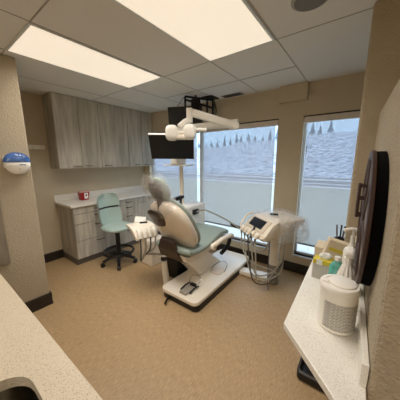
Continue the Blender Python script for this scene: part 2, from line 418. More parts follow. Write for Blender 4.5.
# ================================================================ LEFT CABINETS
XC = -3.469; ZC = 1.445
def wall_cab(y0, y1, doors, label):
    r_ = thing('wall_cabinet', label, 'wall cabinet', (XC-.17, (y0+y1)/2, ZC), 'grey woodgrain wall cabinets')
    B(XL+.001, XC-.02, y0+.001, y1-.001, ZC, H-.002).build('body', 'wood', r_)
    for d0, d1, hy in doors:
        dr = B(XC-.019, XC, d0+.0025, d1-.0025, ZC+.002, H-.006, bev=.0015).build('door', 'wood', r_)
        MB().tube([(XC, hy-.06, ZC+.035), (XC+.024, hy-.052, ZC+.035), (XC+.026, hy, ZC+.033), (XC+.024, hy+.052, ZC+.035), (XC, hy+.06, ZC+.035)], .005, 6).build('handle', 'handle', dr, smooth=True)
wall_cab(1.28, 1.925, [(1.28, 1.61, 1.53), (1.61, 1.925, 1.70)], 'grey woodgrain wall cabinet at the near end of the row, two doors')
wall_cab(1.925, 2.455, [(1.925, 2.455, 2.03)], 'middle grey woodgrain wall cabinet with one wide door')
wall_cab(2.455, YW-.004, [(2.455, 2.76, 2.64), (2.76, YW-.006, 2.84)], 'grey woodgrain wall cabinet at the window end of the row, two narrow doors')
XB = -3.25
def base_cab(y0, y1, rows, label, door=False):
    r_ = thing('base_cabinet', label, 'base cabinet', (XB-.25, (y0+y1)/2, 0), 'grey woodgrain base cabinets')
    B(XL+.001, XB-.02, y0+.001, y1-.001, .1, .895).build('body', 'wood', r_)
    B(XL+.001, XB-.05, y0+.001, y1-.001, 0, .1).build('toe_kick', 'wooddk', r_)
    for z0, z1 in rows:
        dr = B(XB-.019, XB, y0+.003, y1-.003, z0+.003, z1-.003, bev=.0015).build('drawer' if not (door and z1-z0 > .4) else 'door', 'wood', r_)
        yc, zc = (y0+y1)/2, z1-.045 if z1-z0 > .12 else (z0+z1)/2
        MB().tube([(XB, yc-.06, zc), (XB+.022, yc-.05, zc), (XB+.026, yc, zc-.003), (XB+.022, yc+.05, zc), (XB, yc+.06, zc)], .006, 6).build('handle', 'handle', dr, smooth=True)
RW = [(.10, .375), (.375, .635), (.635, .79), (.79, .893)]
base_cab(1.30, 2.03, RW, 'grey woodgrain drawer cabinet behind the mint stool, nearest the camera')
base_cab(2.03, 2.42, RW, 'narrow grey woodgrain drawer cabinet between the stool and the dental chair')
base_cab(2.42, YW-.004, [(.10, .79), (.79, .893)], 'grey woodgrain cabinet at the window end under the white worktop', True)
wt = thing('worktop', 'white worktop with low backsplash on the grey drawer cabinets', 'worktop', (XL+.3, 2.1, .895))
B(XL+.001, XB+.025, 1.27, YW-.002, .897, .93, bev=.003).build('slab', 'stonew', wt)
B(XL+.001, XL+.02, 1.27, YW-.002, .93, 1.03, bev=.002).build('backsplash', 'stonew', wt)
# sharps container
sx_, sy_ = -3.60, 1.63
sh = thing('sharps_container', 'small red sharps bin with white label on the white worktop', 'sharps bin', (sx_, sy_, .93))
g = MB(); g.rings([[(sx_+a*.055*q, sy_+c_*.07*q, z) for a, c_ in ((-1, -1), (1, -1), (1, 1), (-1, 1))] for q, z in ((.82, .932), (1, 1.055))]); g.build('tub', 'red', sh)
B(sx_-.06, sx_+.06, sy_-.075, sy_+.075, 1.055, 1.075, bev=.004).build('lid', mat('pale_translucent_lid', (214, 170, 160), .4), sh)
lb = B(sx_+.055, sx_+.058, sy_-.015, sy_+.045, .955, 1.045).build('label', 'paper', sh)
MB().lathe([(.014, 0), (.014, .002)], (sx_+.058, sy_+.015, 1.008), 12, (1, 0, 0)).build('biohazard_mark', 'red', lb)
# coat hook rail
rl = thing('hook_rail', 'short white hook rail on the left wall beside the wall cabinets', 'hook rail', (XL, 1.1, 1.75))
B(XL+.001, XL+.018, .86, 1.24, 1.725, 1.785, bev=.006).build('rail', 'whitep', rl)
for y in (1.0, 1.09, 1.19): MB().tube([(XL+.018, y, 1.755), (XL+.05, y, 1.75), (XL+.055, y, 1.72), (XL+.07, y, 1.735)], .008, 6).build('hook', 'whitep', rl, smooth=True)
# dispenser on the stub wall
ds = thing('glove_dispenser', 'rounded dispenser with clear blue top and white base on the left wall', 'dispenser', (XS, .595, 1.55))
g = MB(); g.ellipsoid((XS+.055, .60, 1.545), ((.055, 0, 0), (0, .098, 0), (0, 0, .105)), 2.1)
for v_ in g.bm.verts: v_.co.z = min(v_.co.z, 1.548)
g.build('base_shell', 'whitep', ds, smooth=True)
g = MB(); g.ellipsoid((XS+.055, .60, 1.552), ((.056, 0, 0), (0, .102, 0), (0, 0, .09)), 2.1)
for v_ in g.bm.verts: v_.co.z = max(v_.co.z, 1.550)
tp = g.build('cover', 'bluegel', ds, smooth=True)
B(XS+.001, XS+.02, .51, .69, 1.50, 1.60).build('back_plate', 'whitep', ds)
MB().tube([(XS+.112, .60, 1.528), (XS+.110, .625, 1.532), (XS+.104, .65, 1.528)], .003, 5).build('logo_swoosh', 'blue', ds)
MB().lathe([(.006, 0), (.006, .004)], (XS+.098, .60, 1.490), 8, (1, 0, -.4)).build('dot', 'red', ds)
# grey panel at the extreme left
tag(B(XS+.001, XS+.018, -.55, .44, .60, 1.40, bev=.002).build('wall_panel', streak('taupe_grey_laminate', (116, 106, 92), (146, 135, 117), (16, 16, 1.8), .6), loc=(XS, 0, .6)), 'taupe grey woodgrain panel on the left wall beside the near worktop, under the dispenser', 'panel')

# ================================================================ NEAR LEFT COUNTER WITH SINK
ct = thing('vanity_counter', 'speckled cream worktop in the left foreground with a sink', 'worktop', (-1.5, -.15, 0))
SXa, SXb, SYa, SYb = -.815, -.33, -.28, .125
def rrect(x0, x1, y0, y1, r, n=6):
    P = []
    for cx, cy, a0 in ((x1-r, y1-r, 0), (x0+r, y1-r, 90), (x0+r, y0+r, 180), (x1-r, y0+r, 270)):
        for k in range(n+1):
            a = math.radians(a0+90*k/n); P.append((cx+r*math.cos(a), cy+r*math.sin(a)))
    return P
g = MB(); bm = g.bm
outer = [(-.15, .225), (XS+.022, .225), (XS+.022, -.5), (-.15, -.5)]
inner = rrect(SXa, SXb, SYa, SYb, .09)
for z in (.91, .875):
    vo = [bm.verts.new((*p_, z)) for p_ in outer]; vi = [bm.verts.new((*p_, z)) for p_ in inner]
    eo = [bm.edges.new((vo[i], vo[(i+1) % 4])) for i in range(4)]; ei = [bm.edges.new((vi[i], vi[(i+1) % len(vi)])) for i in range(len(vi))]
    bmesh.ops.triangle_fill(bm, use_beauty=True, use_dissolve=False, edges=eo+ei)
    if z == .91: to, ti = vo, vi
    else:
        for i in range(4): bm.faces.new((to[i], to[(i+1) % 4], vo[(i+1) % 4], vo[i]))
        for i in range(len(vi)): bm.faces.new((ti[i], ti[(i+1) % len(vi)], vi[(i+1) % len(vi)], vi[i]))
g.build('slab', 'stone', ct)
g = MB()
for a in ((XS+.03, -.85), (-.30, -.17)): g.box(a[0], a[1], -.47, .19, .1, .874)
g.box(-.85, -.30, .17, .19, .1, .874); g.box(XS+.03, -.17, -.47, .14, 0, .1)
g.build('cabinet_body', 'wood', ct)
g = MB(); rr = []
for q, z, rad in ((0, .874, .09), (.004, .78, .09), (.03, .71, .08), (.09, .70, .05)):
    rr.append([(*p_, z) for p_ in rrect(SXa+q, SXb-q, SYa+q, SYb-q, rad)])
g.rings(rr, caps=False); g.bm.faces.new([g.bm.verts.new(p_) for p_ in rr[-1]]); bmesh.ops.remove_doubles(g.bm, verts=g.bm.verts, dist=1e-5)
sk = thing('sink', 'dark stainless undermount sink in the left foreground worktop', 'sink', (-.57, -.08, .70))
g.build('bowl', mat('dark_stainless', (120, 112, 96), .28, 1), sk, smooth=True)
MB().lathe([(.04, 0), (.042, .004), (.03, .006)], (-.57, -.08, .701), 20).build('drain', 'steel', sk, smooth=True)

# ================================================================ RIGHT COUNTER
ZR = .91
rc = thing('side_counter', 'narrow speckled white counter with clipped corner along the right wall', 'worktop', (-.06, 1.2, 0))
MB().prism([(-.19, .822), (-.205, 1.775), (XBk(1.775)-.002, 1.775), (XBk(.70)-.002, .70), (XBk(.70)-.002, .575), (.03, .588)], ZR-.028, ZR, bev=.003).build('slab', 'stonew', rc)
MB().prism([(XBk(.70)-.020, .70), (XBk(1.775)-.020, 1.775), (XBk(1.775)-.002, 1.775), (XBk(.70)-.002, .70)], ZR, ZR+.075, bev=.002).build('backsplash', 'stonew', rc)
B(-.17, XBk(1.775)-.004, 1.69, 1.775, 0, ZR-.029).build('support_panel', 'wood', rc)
# low black tray on the floor under the counter
bn = thing('floor_tray', 'low black tray with raised rim on the floor under the right counter', 'tray', (.02, 1.58, 0))
P0 = lambda q, r: rrect(-.225+q, .20-q, 1.45+q, 1.68-q, r)
g = MB()
g.rings([[(*p_, z) for p_ in P0(q, .03)] for q, z in ((.012, .001), (0, .012), (0, .065), (.006, .07), (.016, .07), (.022, .06), (.03, .02))])
g.build('tray_body', 'black', bn, smooth=True)
g = MB(); g.tube([(*p_, .071) for p_ in P0(.01, .03)]+[(*P0(.01, .03)[0], .071)], .005, 6, 0); g.build('rim', mat('dark_grey_rim', (74, 68, 62), .4), bn, smooth=True)

# wipes canister
cx, cy = -.022, .935
cn = thing('wipes_canister', 'large white wipes tub with printed label at the near end of the right counter', 'canister', (cx, cy, ZR))
CR = .064
MB().lathe([(CR-.006, 0), (CR, .006), (CR, .165), (CR-.003, .168)], (cx, cy, ZR+.001), 36).build('tub', 'whitep', cn, smooth=True)
g = MB(); n = 30; R1 = []; a0, a1 = math.radians(232), math.radians(350)
for z in (.018, .128): R1.append([(cx+(CR+.0012)*math.cos(a0+(a1-a0)*k/n), cy+(CR+.0012)*math.sin(a0+(a1-a0)*k/n), ZR+z) for k in range(n+1)])
g.rings(R1, caps=False, closed=False); g.build('label', 'print', cn, smooth=True)
ld_ = MB().lathe([(CR+.003, .162), (CR+.004, .168), (CR+.004, .180), (CR, .186), (CR-.014, .187), (CR-.016, .184), (.001, .186)], (cx, cy, ZR), 36).build('lid', 'whitep', cn, smooth=True)
MB().lathe([(.046, .184), (.046, .191), (.042, .193), (.001, .194)], (cx+.008, cy+.002, ZR), 28).build('flip_cap', 'whitep', ld_, smooth=True)
B(cx-.058, cx-.036, cy-.03, cy-.006, ZR+.184, ZR+.192, bev=.003).build('tab', 'whitep', ld_)
# spray bottle with ribbed shoulder
px_, py_ = -.004, 1.115
sp = thing('spray_bottle', 'white trigger spray bottle with ribbed shoulder right behind the wipes tub', 'spray bottle', (px_, py_, ZR))
g = MB(); R = []
for r0, z, rib in ((.043, 0, 0), (.045, .01, 0), (.045, .10, 0), (.041, .115, .05), (.032, .15, .10), (.022, .185, .10), (.018, .195, 0), (.016, .205, 0)):
    R.append([(px_+r0*(1+rib*math.cos(12*t))*math.cos(t), py_+r0*(1+rib*math.cos(12*t))*math.sin(t), ZR+.001+z) for t in [2*PI*j/48 for j in range(48)]])
g.rings(R); g.build('bottle', 'whitep', sp, smooth=True)
MB().lathe([(.019, .2), (.019, .225), (.014, .228)], (px_, py_, ZR), 20).build('collar', 'whitep', sp, smooth=True)
g = MB(); g.extr([(py_-.055, ZR+.262), (py_-.05, ZR+.245), (py_-.012, ZR+.225), (py_+.014, ZR+.225), (py_+.03, ZR+.262), (py_+.022, ZR+.272), (py_-.048, ZR+.272)], 'x', px_-.013, px_+.013, .004); g.build('trigger_head', 'whitep', sp)
MB().tube([(px_, py_-.03, ZR+.245), (px_, py_-.045, ZR+.225), (px_, py_-.046, ZR+.205)], .004, 6).build('trigger', 'whitep', sp)
# pump bottle
qx, qy = .0, 1.36
pb = thing('pump_bottle', 'white pump dispenser bottle behind the spray bottle on the right counter', 'pump bottle', (qx, qy, ZR))
MB().lathe([(.034, 0), (.036, .006), (.036, .165), (.03, .182), (.015, .19), (.015, .205)], (qx, qy, ZR+.001), 24).build('bottle', 'whitep', pb, smooth=True)
g = MB().cyl((qx, qy, ZR+.2), (qx, qy, ZR+.255), .011, n=12); g.cyl((qx, qy, ZR+.25), (qx, qy, ZR+.29), .006, n=10)
g.tube([(qx+.012, qy, ZR+.292), (qx-.01, qy-.005, ZR+.294), (qx-.045, qy-.012, ZR+.282)], .0085, 8); g.build('pump', 'whitep', pb, smooth=True)
def aqua(x, y, r_, h, label):
    o = thing('soap_bottle', label, 'bottle', (x, y, ZR))
    MB().lathe([(r_*.95, 0), (r_, .006), (r_, h*.78), (r_*.6, h*.93), (r_*.35, h)], (x, y, ZR+.001), 24).build('bottle', 'aqua', o, smooth=True)
    MB().lathe([(r_*.4, h), (r_*.4, h+.02)], (x, y, ZR+.001), 16).build('cap', 'whitep', o, smooth=True)
aqua(-.050, 1.235, .034, .150, 'aqua translucent bottle left of the spray bottle, beside the yellow-topped box')
aqua(.026, 1.235, .016, .15, 'green translucent bottle squeezed between the spray bottle and the wall')
# yellow topped box with tissue
bx = thing('wipes_box', 'small grey and yellow printed box on the right counter left of the bottles', 'box', (-.115, 1.31, ZR))
mt = Matrix.Translation((-.118, 1.31, ZR)) @ Matrix.Rotation(math.radians(-4), 4, 'Z')
def LB(a, mt, bev=0): return MB().box(*a, bev=bev, mtx=mt)
LB((-.046, .046, -.035, .035, .001, .088), mt).build('carton', M['print'], bx)
LB((-.047, .047, -.036, .036, .088, .112), mt, .002).build('yellow_top', 'yellow', bx)
LB((-.028, .000, -.037, -.0355, .085, .116), mt).build('picture_patch', 'paper', bx)
g = MB(); g.ellipsoid((-.112, 1.315, ZR+.125), ((.03, .01, 0), (-.008, .018, 0), (0, 0, .022)), 2.4, 12, 8)
for v_ in g.bm.verts: v_.co += Vector(noise.noise_vector(v_.co*60))*.006
g.build('tissue', 'paper', bx)
# folded papers / packs
pk = thing('paper_pack', 'tan paper packet leaning behind the yellow-topped box', 'packet', (-.10, 1.45, ZR))
mt = Matrix.Translation((-.085, 1.47, ZR)) @ Matrix.Rotation(math.radians(12), 4, 'Z') @ Matrix.Rotation(math.radians(14), 4, 'Y')
LB((-.075, .06, -.02, .04, .035, .175), mt, .006).build('packet', 'tan', pk)
LB((-.06, .05, -.024, -.018, .11, .128), mt).build('yellow_band', 'yellow', pk)
tag(B(-.20, -.10, 1.55, 1.70, ZR+.001, ZR+.085, bev=.004).build('tan_box', 'tan', loc=(-.15, 1.6, ZR)), 'low tan cardboard box at the far left end of the right counter', 'box')
tag(B(-.005, .03, 1.55, 1.68, ZR+.001, ZR+.165, bev=.004).build('tissue_box', 'tan', loc=(0, 1.5, ZR)), 'upright beige box between the pump bottle and the end wall', 'box')
cup = thing('brush_cup', 'small black cup holding thin brushes at the far end of the right counter', 'cup', (-.07, 1.63, ZR))
MB().lathe([(.024, 0), (.028, .10), (.028, .15), (.025, .15), (.022, .02)], (-.072, 1.62, ZR+.001), 16).build('cup', 'black', cup, smooth=True)
for dx, dy, c_ in ((-.02, 0, 'bark'), (.004, .006, 'darkline'), (.022, -.004, 'wheel')):
    MB().cyl((-.072+dx*.3, 1.62+dy, ZR+.05), (-.072+dx*1.1, 1.62+dy*2, ZR+.235), .0035, .005, 6).build('brush', c_, cup)

# round wall decoration on the low right wall
wy, wz, wr = 1.125, 1.325, .275
ex = Vector((-1, b, 0)).normalized(); ey = Vector((b, 1, 0)).normalized()
wo = Vector((XBk(wy), wy, wz))
wh = thing('wheel_wall_decor', 'round dark wooden wheel ornament hung on the right wall above the counter', 'wall ornament', tuple(wo))
MB().lathe([(wr-.002, .0), (wr-.002, .031), (wr-.06, .031)], wo+ex*.001, 64, ex).build('backing_drum', mat('matte_black', (8, 8, 8), .9, spec=.1), wh, smooth=True)
MB().lathe([(wr-.04, .031), (wr, .031), (wr+.003, .033), (wr+.003, .043), (wr-.003, .046), (wr-.018, .046), (wr-.024, .040), (wr-.04, .034)], wo+ex*.001, 64, ex).build('rim', 'wheel', wh, smooth=True)
MB().lathe([(.001, .024), (wr-.03, .024), (wr-.03, .036), (.001, .037)], wo+ex*.002, 48, ex).build('face', 'plank', wh, smooth=True)
MB().lathe([(.035, .036), (.035, .046), (.02, .05), (.001, .05)], wo, 20, ex).build('hub', 'wheel', wh, smooth=True)
for k in range(6):
    a = PI*k/3+.3; d = ey*math.cos(a)+Vector((0, 0, 1))*math.sin(a)
    MB().cyl(wo+d*.03+ex*.040, wo+d*(wr-.03)+ex*.040, .007, .006, 8).build('spoke', 'wheel', wh, smooth=True)
g = MB()
for z in (0.0, .075, .13):
    for s_ in (0, .05):
        g.cyl(wo+ex*.03+ey*(.02+s_)+Vector((0, 0, z)), wo+ex*.068+ey*(.02+s_)+Vector((0, 0, z)), .006, n=8)
for s_ in (0, .05): g.cyl(wo+ex*.066+ey*(.02+s_)+Vector((0, 0, -.006)), wo+ex*.066+ey*(.02+s_)+Vector((0, 0, .138)), .006, n=8)
for z in (0., .13): g.cyl(wo+ex*.066+ey*.015+Vector((0, 0, z)), wo+ex*.066+ey*.075+Vector((0, 0, z)), .006, n=8)
g.build('candle_bracket', 'wheel', wh, smooth=True)

# ================================================================ STOOL
sx0, sy0 = -2.86, 1.73
st = thing('clinic_stool', 'mint operator stool with black foot ring and star base by the drawers', 'stool', (sx0, sy0, 0))
fd = Vector((.80, -.05, 0)).normalized()
for k in range(5):
    a = math.radians(-35+72*k); d = Vector((math.cos(a), math.sin(a), 0)); c0 = Vector((sx0, sy0, 0))
    lg = MB().tube([c0+Vector((0, 0, .13)), c0+d*.12+Vector((0, 0, .12)), c0+d*.24+Vector((0, 0, .075))], [.03, .026, .022], 8).build('leg', 'black', st, smooth=True)
    cw = MB()
    for s_ in (-.014, .014):
        q = Vector((-d.y, d.x, 0)); cc = c0+d*.245+q*s_+Vector((0, 0, .031)); cw.lathe([(.03, -.010), (.03, .010)], cc, 14, q)
    cw.build('caster', 'black', lg, smooth=True)
MB().cyl((sx0, sy0, .09), (sx0, sy0, .15), .04, n=16).build('hub', 'black', st, smooth=True)
MB().cyl((sx0, sy0, .15), (sx0, sy0, .55), .034, n=16).build('gas_column', 'black', st, smooth=True)
g = MB(); ring = [(sx0+.215*math.cos(t), sy0+.215*math.sin(t), .20) for t in [2*PI*j/32 for j in range(33)]]
g.tube(ring, .019, 8, 0)
for k in range(3):
    a = math.radians(20+120*k); g.cyl((sx0, sy0, .21), (sx0+.21*math.cos(a), sy0+.21*math.sin(a), .20), .009, n=8)
g.build('foot_ring', 'black', st, smooth=True)
MB().ellipsoid((sx0+.02, sy0, .585), ((.21, 0, 0), (0, .215, 0), (0, 0, .04)), 3).build('seat', 'mintl', st, smooth=True)
g = MB()   # back: upright curved pad on the far (cabinet) side, facing +x
R = []
for k, (z, h_, off) in enumerate(((.61, .15, -.165), (.66, .17, -.185), (.74, .175, -.205), (.82, .17, -.215), (.845, .165, -.218))):
    R.append([(sx0+off+.035*(1-abs(c_))*0+.05*(c_*c_)+(.022 if s_ > 0 else -.022), sy0+c_*h_, z) for c_, s_ in [(-1+.25*i, 1) for i in range(9)]+[(1-.25*i, -1) for i in range(9)]])
g.rings(R); g.build('lower_back', 'mintl', st, smooth=True)
g = MB(); R = []
for z, h_, off in ((.872, .165, -.225), (.90, .172, -.228), (.98, .165, -.238), (1.04, .14, -.245), (1.065, .09, -.248)):
    R.append([(sx0+off+.05*(c_*c_)+(.022 if s_ > 0 else -.022), sy0+c_*h_, z) for c_, s_ in [(-1+.25*i, 1) for i in range(9)]+[(1-.25*i, -1) for i in range(9)]])
g.rings(R); g.build('upper_back', 'mintl', st, smooth=True)
g = MB(); R = []
for z, h_, off in ((.838, .15, -.222), (.878, .15, -.227)):
    R.append([(sx0+off+.05*(c_*c_)+(.012 if s_ > 0 else -.02), sy0+c_*h_, z) for c_, s_ in [(-1+.25*i, 1) for i in range(9)]+[(1-.25*i, -1) for i in range(9)]])
g.rings(R); g.build('back_joint', 'black', st, smooth=True)
MB().tube([(sx0-.05, sy0, .545), (sx0-.21, sy0, .55), (sx0-.26, sy0, .66), (sx0-.26, sy0, .86)], .014, 8).build('back_bracket', 'black', st, smooth=True)

# ================================================================ DENTAL CHAIR
dc = thing('dental_chair', 'mint upholstered dental chair with beige shell back on a white base plate', 'dental chair', (-1.5, 2.2, 0))
MB().prism(rrect(-1.725, -1.205, 1.545, 2.93, .06), .004, .075, bev=.004).build('floor_plinth', 'black', dc)
MB().prism(rrect(-1.735, -1.205, 1.53, 2.90, .07), .073, .12, bev=.012).build('base_plate', 'cream', dc)
MB().extr([(1.72, .47), (2.02, .50), (2.52, .121), (2.02, .119), (1.78, .40)], 'x', -1.72, -1.50, .02).build('lift_arm', 'cream', dc)
MB().extr([(1.60, .555), (1.70, .505), (2.02, .50), (2.30, .575), (2.30, .545), (2.05, .43), (1.80, .41), (1.66, .45)], 'x', -1.82, -1.42, .012).build('seat_frame', 'cream', dc)
# backrest
CX = -1.62
bc = Vector((CX, 1.70, .855)); bd = Vector((0, -.42, .70)).normalized(); bnrm = Vector((0, -.70, -.42)).normalized()
MB().ellipsoid(bc+bnrm*.03, (Vector((.278, 0, 0)), bd*.355, bnrm*.10), 2.5, 40, 20).build('back_shell', 'shell', dc, smooth=True)
MB().ellipsoid(bc-bnrm*.03, (Vector((.280, 0, 0)), bd*.368, bnrm*.045), 2.5, 40, 20).build('back_cushion', 'mint', dc, smooth=True)
pc = bc+bd*.165+bnrm*.108
MB().ellipsoid(pc+Vector((-.085, 0, 0)), (Vector((.135, 0, 0)), bd*.125, bnrm*.024), 3).build('rear_panel', 'brown', dc, smooth=True)
hc_ = Vector((CX-.01, 1.475, 1.265)); hd = Vector((0, -.40, .90)).normalized(); hn = Vector((0, -.90, -.40)).normalized()
MB().tube([pc+Vector((-.05, 0, 0)), bc+bd*.37+bnrm*.04, hc_+hn*.04-hd*.06], [.034, .028, .022], 10).build('headrest_stem', 'brown', dc, smooth=True)
hr = MB().ellipsoid(hc_-hn*.025, (Vector((.12, 0, 0)), hd*.135, hn*.045), 2.3).build('headrest', 'mint', dc, smooth=True)
MB().ellipsoid(hc_+hn*.025+Vector((-.02, 0, 0)), (Vector((.085, 0, 0)), hd*.115, hn*.03), 2.3).build('headrest_back', 'brown', hr, smooth=True)
g = MB(); Rr = []
for yy, zz, ww in ((1.56, .72, .10), (1.56, .62, .14), (1.60, .52, .15), (1.70, .44, .15), (1.86, .41, .13)):
    Rr.append([(-1.63+a*ww, yy+q, zz-.025+c_) for a, q, c_ in ((-1, 0, 0), (1, 0, 0), (1, .03, .03), (-1, .03, .03))])
g.rings(Rr); g.build('hinge_bracket', 'brown', dc, smooth=False)
MB().slab([(1.58, .63), (1.68, .575), (1.82, .555), (1.98, .565), (2.14, .605), (2.28, .635), (2.40, .625), (2.50, .575)], .265, .085, CX).build('seat_cushion', 'mint', dc, smooth=True)
ar = MB().tube([(-1.325, 2.03, .555), (-1.30, 2.10, .585), (-1.29, 2.20, .60), (-1.29, 2.38, .595), (-1.31, 2.47, .56)], [.030, .030, .030, .026], 10).build('leg_bracket', 'cream', dc, smooth=True)
MB().lathe([(.038, -.02), (.045, 0), (.038, .025)], (-1.325, 2.03, .545), 18, (1, 0, 0)).build('pivot_knob', 'cream', ar, smooth=True)
MB().tube([(-1.33, 2.22, .39), (-1.32, 2.33, .43), (-1.315, 2.40, .50), (-1.32, 2.41, .55)], .026, 10).build('leg_stop', 'black', dc, smooth=True)
MB().ellipsoid((-1.86, 2.02, 1.08), ((.03, 0, 0), (0, .10, .01), (0, 0, .024)), 3).build('armrest', 'black', dc, smooth=True)
MB().tube([(-1.86, 2.06, 1.06), (-1.86, 2.04, .85), (-1.86, 1.95, .56)], .016, 8).build('arm_post', 'brown', dc, smooth=True)
B(-2.10, -1.80, 1.90, 2.17, .004, .30, bev=.01).build('pump_housing', 'black', dc)
MB().tube([(-1.60, 1.56, .035), (-1.59, 1.50, .035), (-1.56, 1.44, .03)], .012, 8).build('brake_lever', 'black', dc, smooth=True)
# plastic sleeve over the headrest
g = MB(); R = []
for t, (o1, ww, th) in enumerate(((.20, .10, .05), (.13, .165, .085), (.0, .175, .10), (-.14, .19, .105), (-.27, .20, .10))):
    cen = hc_+hd*o1+hn*.015
    R.append([cen+Vector((ww*math.cos(a), 0, 0))+hn*th*math.sin(a)+Vector(noise.noise_vector((cen+Vector((math.cos(a)*2, math.sin(a)*2, t*3)))*2))*.008 for a in [2*PI*j/24 for j in range(24)]])
g.rings(R, caps=False); tag(g.build('plastic_headrest_cover', 'film', loc=hc_, smooth=True), 'crinkled clear plastic sleeve over the dental chair headrest', 'plastic cover')
# foot controls on base plate
fc = thing('foot_pedal', 'black and grey foot pedal with wire hoop at the near end of the base plate', 'foot control', (-1.42, 1.66, .12))
B(-1.475, -1.375, 1.575, 1.74, .121, .145, bev=.008).build('tread_plate', mat('grey_rubber', (150, 142, 130), .6), fc)
MB().box(-1.465, -1.385, 1.745, 1.785, .121, .16, bev=.008).build('pivot_block', 'black', fc)
for x in (-1.49, -1.36): MB().tube([(x, 1.62, .135), (x, 1.70, .15), (x+.005, 1.775, .145)], .010, 6).build('side_guard', 'black', fc, smooth=True)
MB().tube([(-1.49, 1.77, .15), (-1.50, 1.83, .20), (-1.425, 1.86, .215), (-1.36, 1.83, .20), (-1.37, 1.77, .15)], .004, 6).build('wire_hoop', 'steel', fc, smooth=True)
pc2 = thing('pedal_hoop', 'thin wire pedal hoop on the white base plate under the seat', 'foot control', (-1.38, 2.22, .12))
MB().prism(rrect(-1.45, -1.31, 2.14, 2.34, .05), .121, .132, bev=.003).build('pad', mat('pale_warm_plastic', (226, 210, 188), .3), pc2)
MB().tube([(-1.45, 2.16, .13), (-1.46, 2.27, .17), (-1.40, 2.38, .20), (-1.32, 2.36, .18), (-1.29, 2.24, .135)], .0035, 6).build('hoop', 'tubedk', pc2, smooth=True)

# ================================================================ DENTAL UNIT TOWER + POST
PX, PY = -2.035, 2.28
tw = thing('dental_unit_tower', 'white dental unit cabinet with tall light post behind the chair back', 'dental unit', (-1.95, 2.45, 0))
B(-2.14, -1.86, 2.19, 2.62, .004, .93, bev=.03, seg=3).build('cabinet', 'whitep', tw)
B(-1.865, -1.83, 2.30, 2.42, .80, .87, bev=.008).build('outlet_socket', 'black', tw)
MB().cyl((PX, PY, .93), (PX, PY, 1.93), .030, n=20).build('light_post', 'cream', tw, smooth=True)
MB().lathe([(.05, .93), (.04, .96)], (PX, PY, 0), 20).build('post_collar', 'whitep', tw, smooth=True)
B(-2.20, -1.80, 2.09, 2.27, 1.49, 1.505, bev=.004).build('shelf', 'whitep', tw)
B(-2.04, -1.92, 2.07, 2.25, 1.506, 1.60, bev=.01).build('monitor_mount', 'whitep', tw)

tag(B(-2.62, -2.34, 1.93, 2.22, .002, .40, bev=.015).build('utility_box', 'cream', loc=(-2.48, 2.07, 0)), 'low cream utility box on the floor behind the instrument tray', 'utility box')

# monitor facing the camera side, tilted down
def quad_mtx(tl, tr, bl, br):
    tl, tr, bl, br = map(Vector, (tl, tr, bl, br)); c = (tl+tr+bl+br)/4
    X = ((tr-tl)+(br-bl)).normalized(); Z = ((tl-bl)+(tr-br)); Z = (Z-X*Z.dot(X)).normalized(); Y = Z.cross(X)
    w_ = ((tr-tl).length+(br-bl).length)/2; h_ = ((tl-bl).length+(tr-br).length)/2
    return Matrix(((X.x, Y.x, Z.x, c.x), (X.y, Y.y, Z.y, c.y), (X.z, Y.z, Z.z, c.z), (0, 0, 0, 1))), w_, h_
mt, mw, mh = quad_mtx((-2.068, 1.724, 1.867), (-1.63, 2.051, 1.859), (-2.142, 1.856, 1.579), (-1.716, 2.175, 1.577))
mo = thing('monitor', 'flat monitor with white edge and black screen mounted on the light post', 'monitor', tuple(mt.translation))
MB().box(-mw/2, mw/2, 0, .035, -mh/2, mh/2, bev=.006, mtx=mt).build('housing', 'whitep', mo)
MB().box(-mw/2+.003, mw/2-.003, -.004, .001, -mh/2+.003, mh/2-.010, mtx=mt).build('screen', 'screen', mo)
MB().box(-.06, .06, .034, .07, -.06, .06, bev=.006, mtx=mt).build('rear_mount', 'whitep', mo)
MB().tube([mt @ Vector((0, .06, -.0)), (PX, PY-.02, 1.70)], .022, 10).build('mount_arm', 'whitep', mo, smooth=True)

# operating lamp
J = Vector((-1.24, 2.35, 1.955)); E_ = Vector((-1.605, 1.995, 2.09))
la = thing('operating_lamp', 'white articulated operating lamp reaching over the monitor from the light post', 'lamp', (PX, PY, 1.93))
def bar(a, b, r0, r1, upz=1.25):
    a, b = Vector(a), Vector(b); d = (b-a).normalized(); s_ = d.cross(Vector((0, 0, 1))).normalized(); u = s_.cross(d)
    g = MB(); f = lambda v: math.copysign(abs(v)**.6, v)
    return g.rings([[p_+s_*f(math.cos(t))*r_*.8+u*f(math.sin(t))*r_*upz for t in [2*PI*j/20 for j in range(20)]] for p_, r_ in ((a, r0*.9), (a+d*.012, r0), (b-d*.012, r1), (b, r1*.9))])
MB().cyl((PX, PY, 1.931), (PX, PY, 2.02), .04, n=20).build('post_joint', 'whitep', la, smooth=True)
bar((PX, PY, 1.985), J+Vector((.015, .03, .035)), .032, .036).build('lower_arm', 'whitep', la, smooth=True)
bar(J, E_, .036, .034).build('upper_arm', 'whitep', la, smooth=True)
jd = Vector((-.6, .8, 0)); 
MB().lathe([(.036, -.05), (.042, -.04), (.042, .04), (.036, .05)], J, 22, jd).build('elbow_joint', 'whitep', la, smooth=True)
MB().cyl(E_+Vector((-.02, -.02, -.11)), E_+Vector((-.02, -.02, .045)), .036, .036, 20).build('swivel', 'whitep', la, smooth=True)
MB().tube([E_+Vector((-.02, -.02, -.09)), (-1.65, 1.93, 1.99), (-1.69, 1.87, 1.93)], [.032, .03], 12).build('neck', 'whitep', la, smooth=True)
hu = Vector((.80, .60, 0)); hv = Vector((.60, -.80, 0)); hz_ = Vector((0, 0, 1))
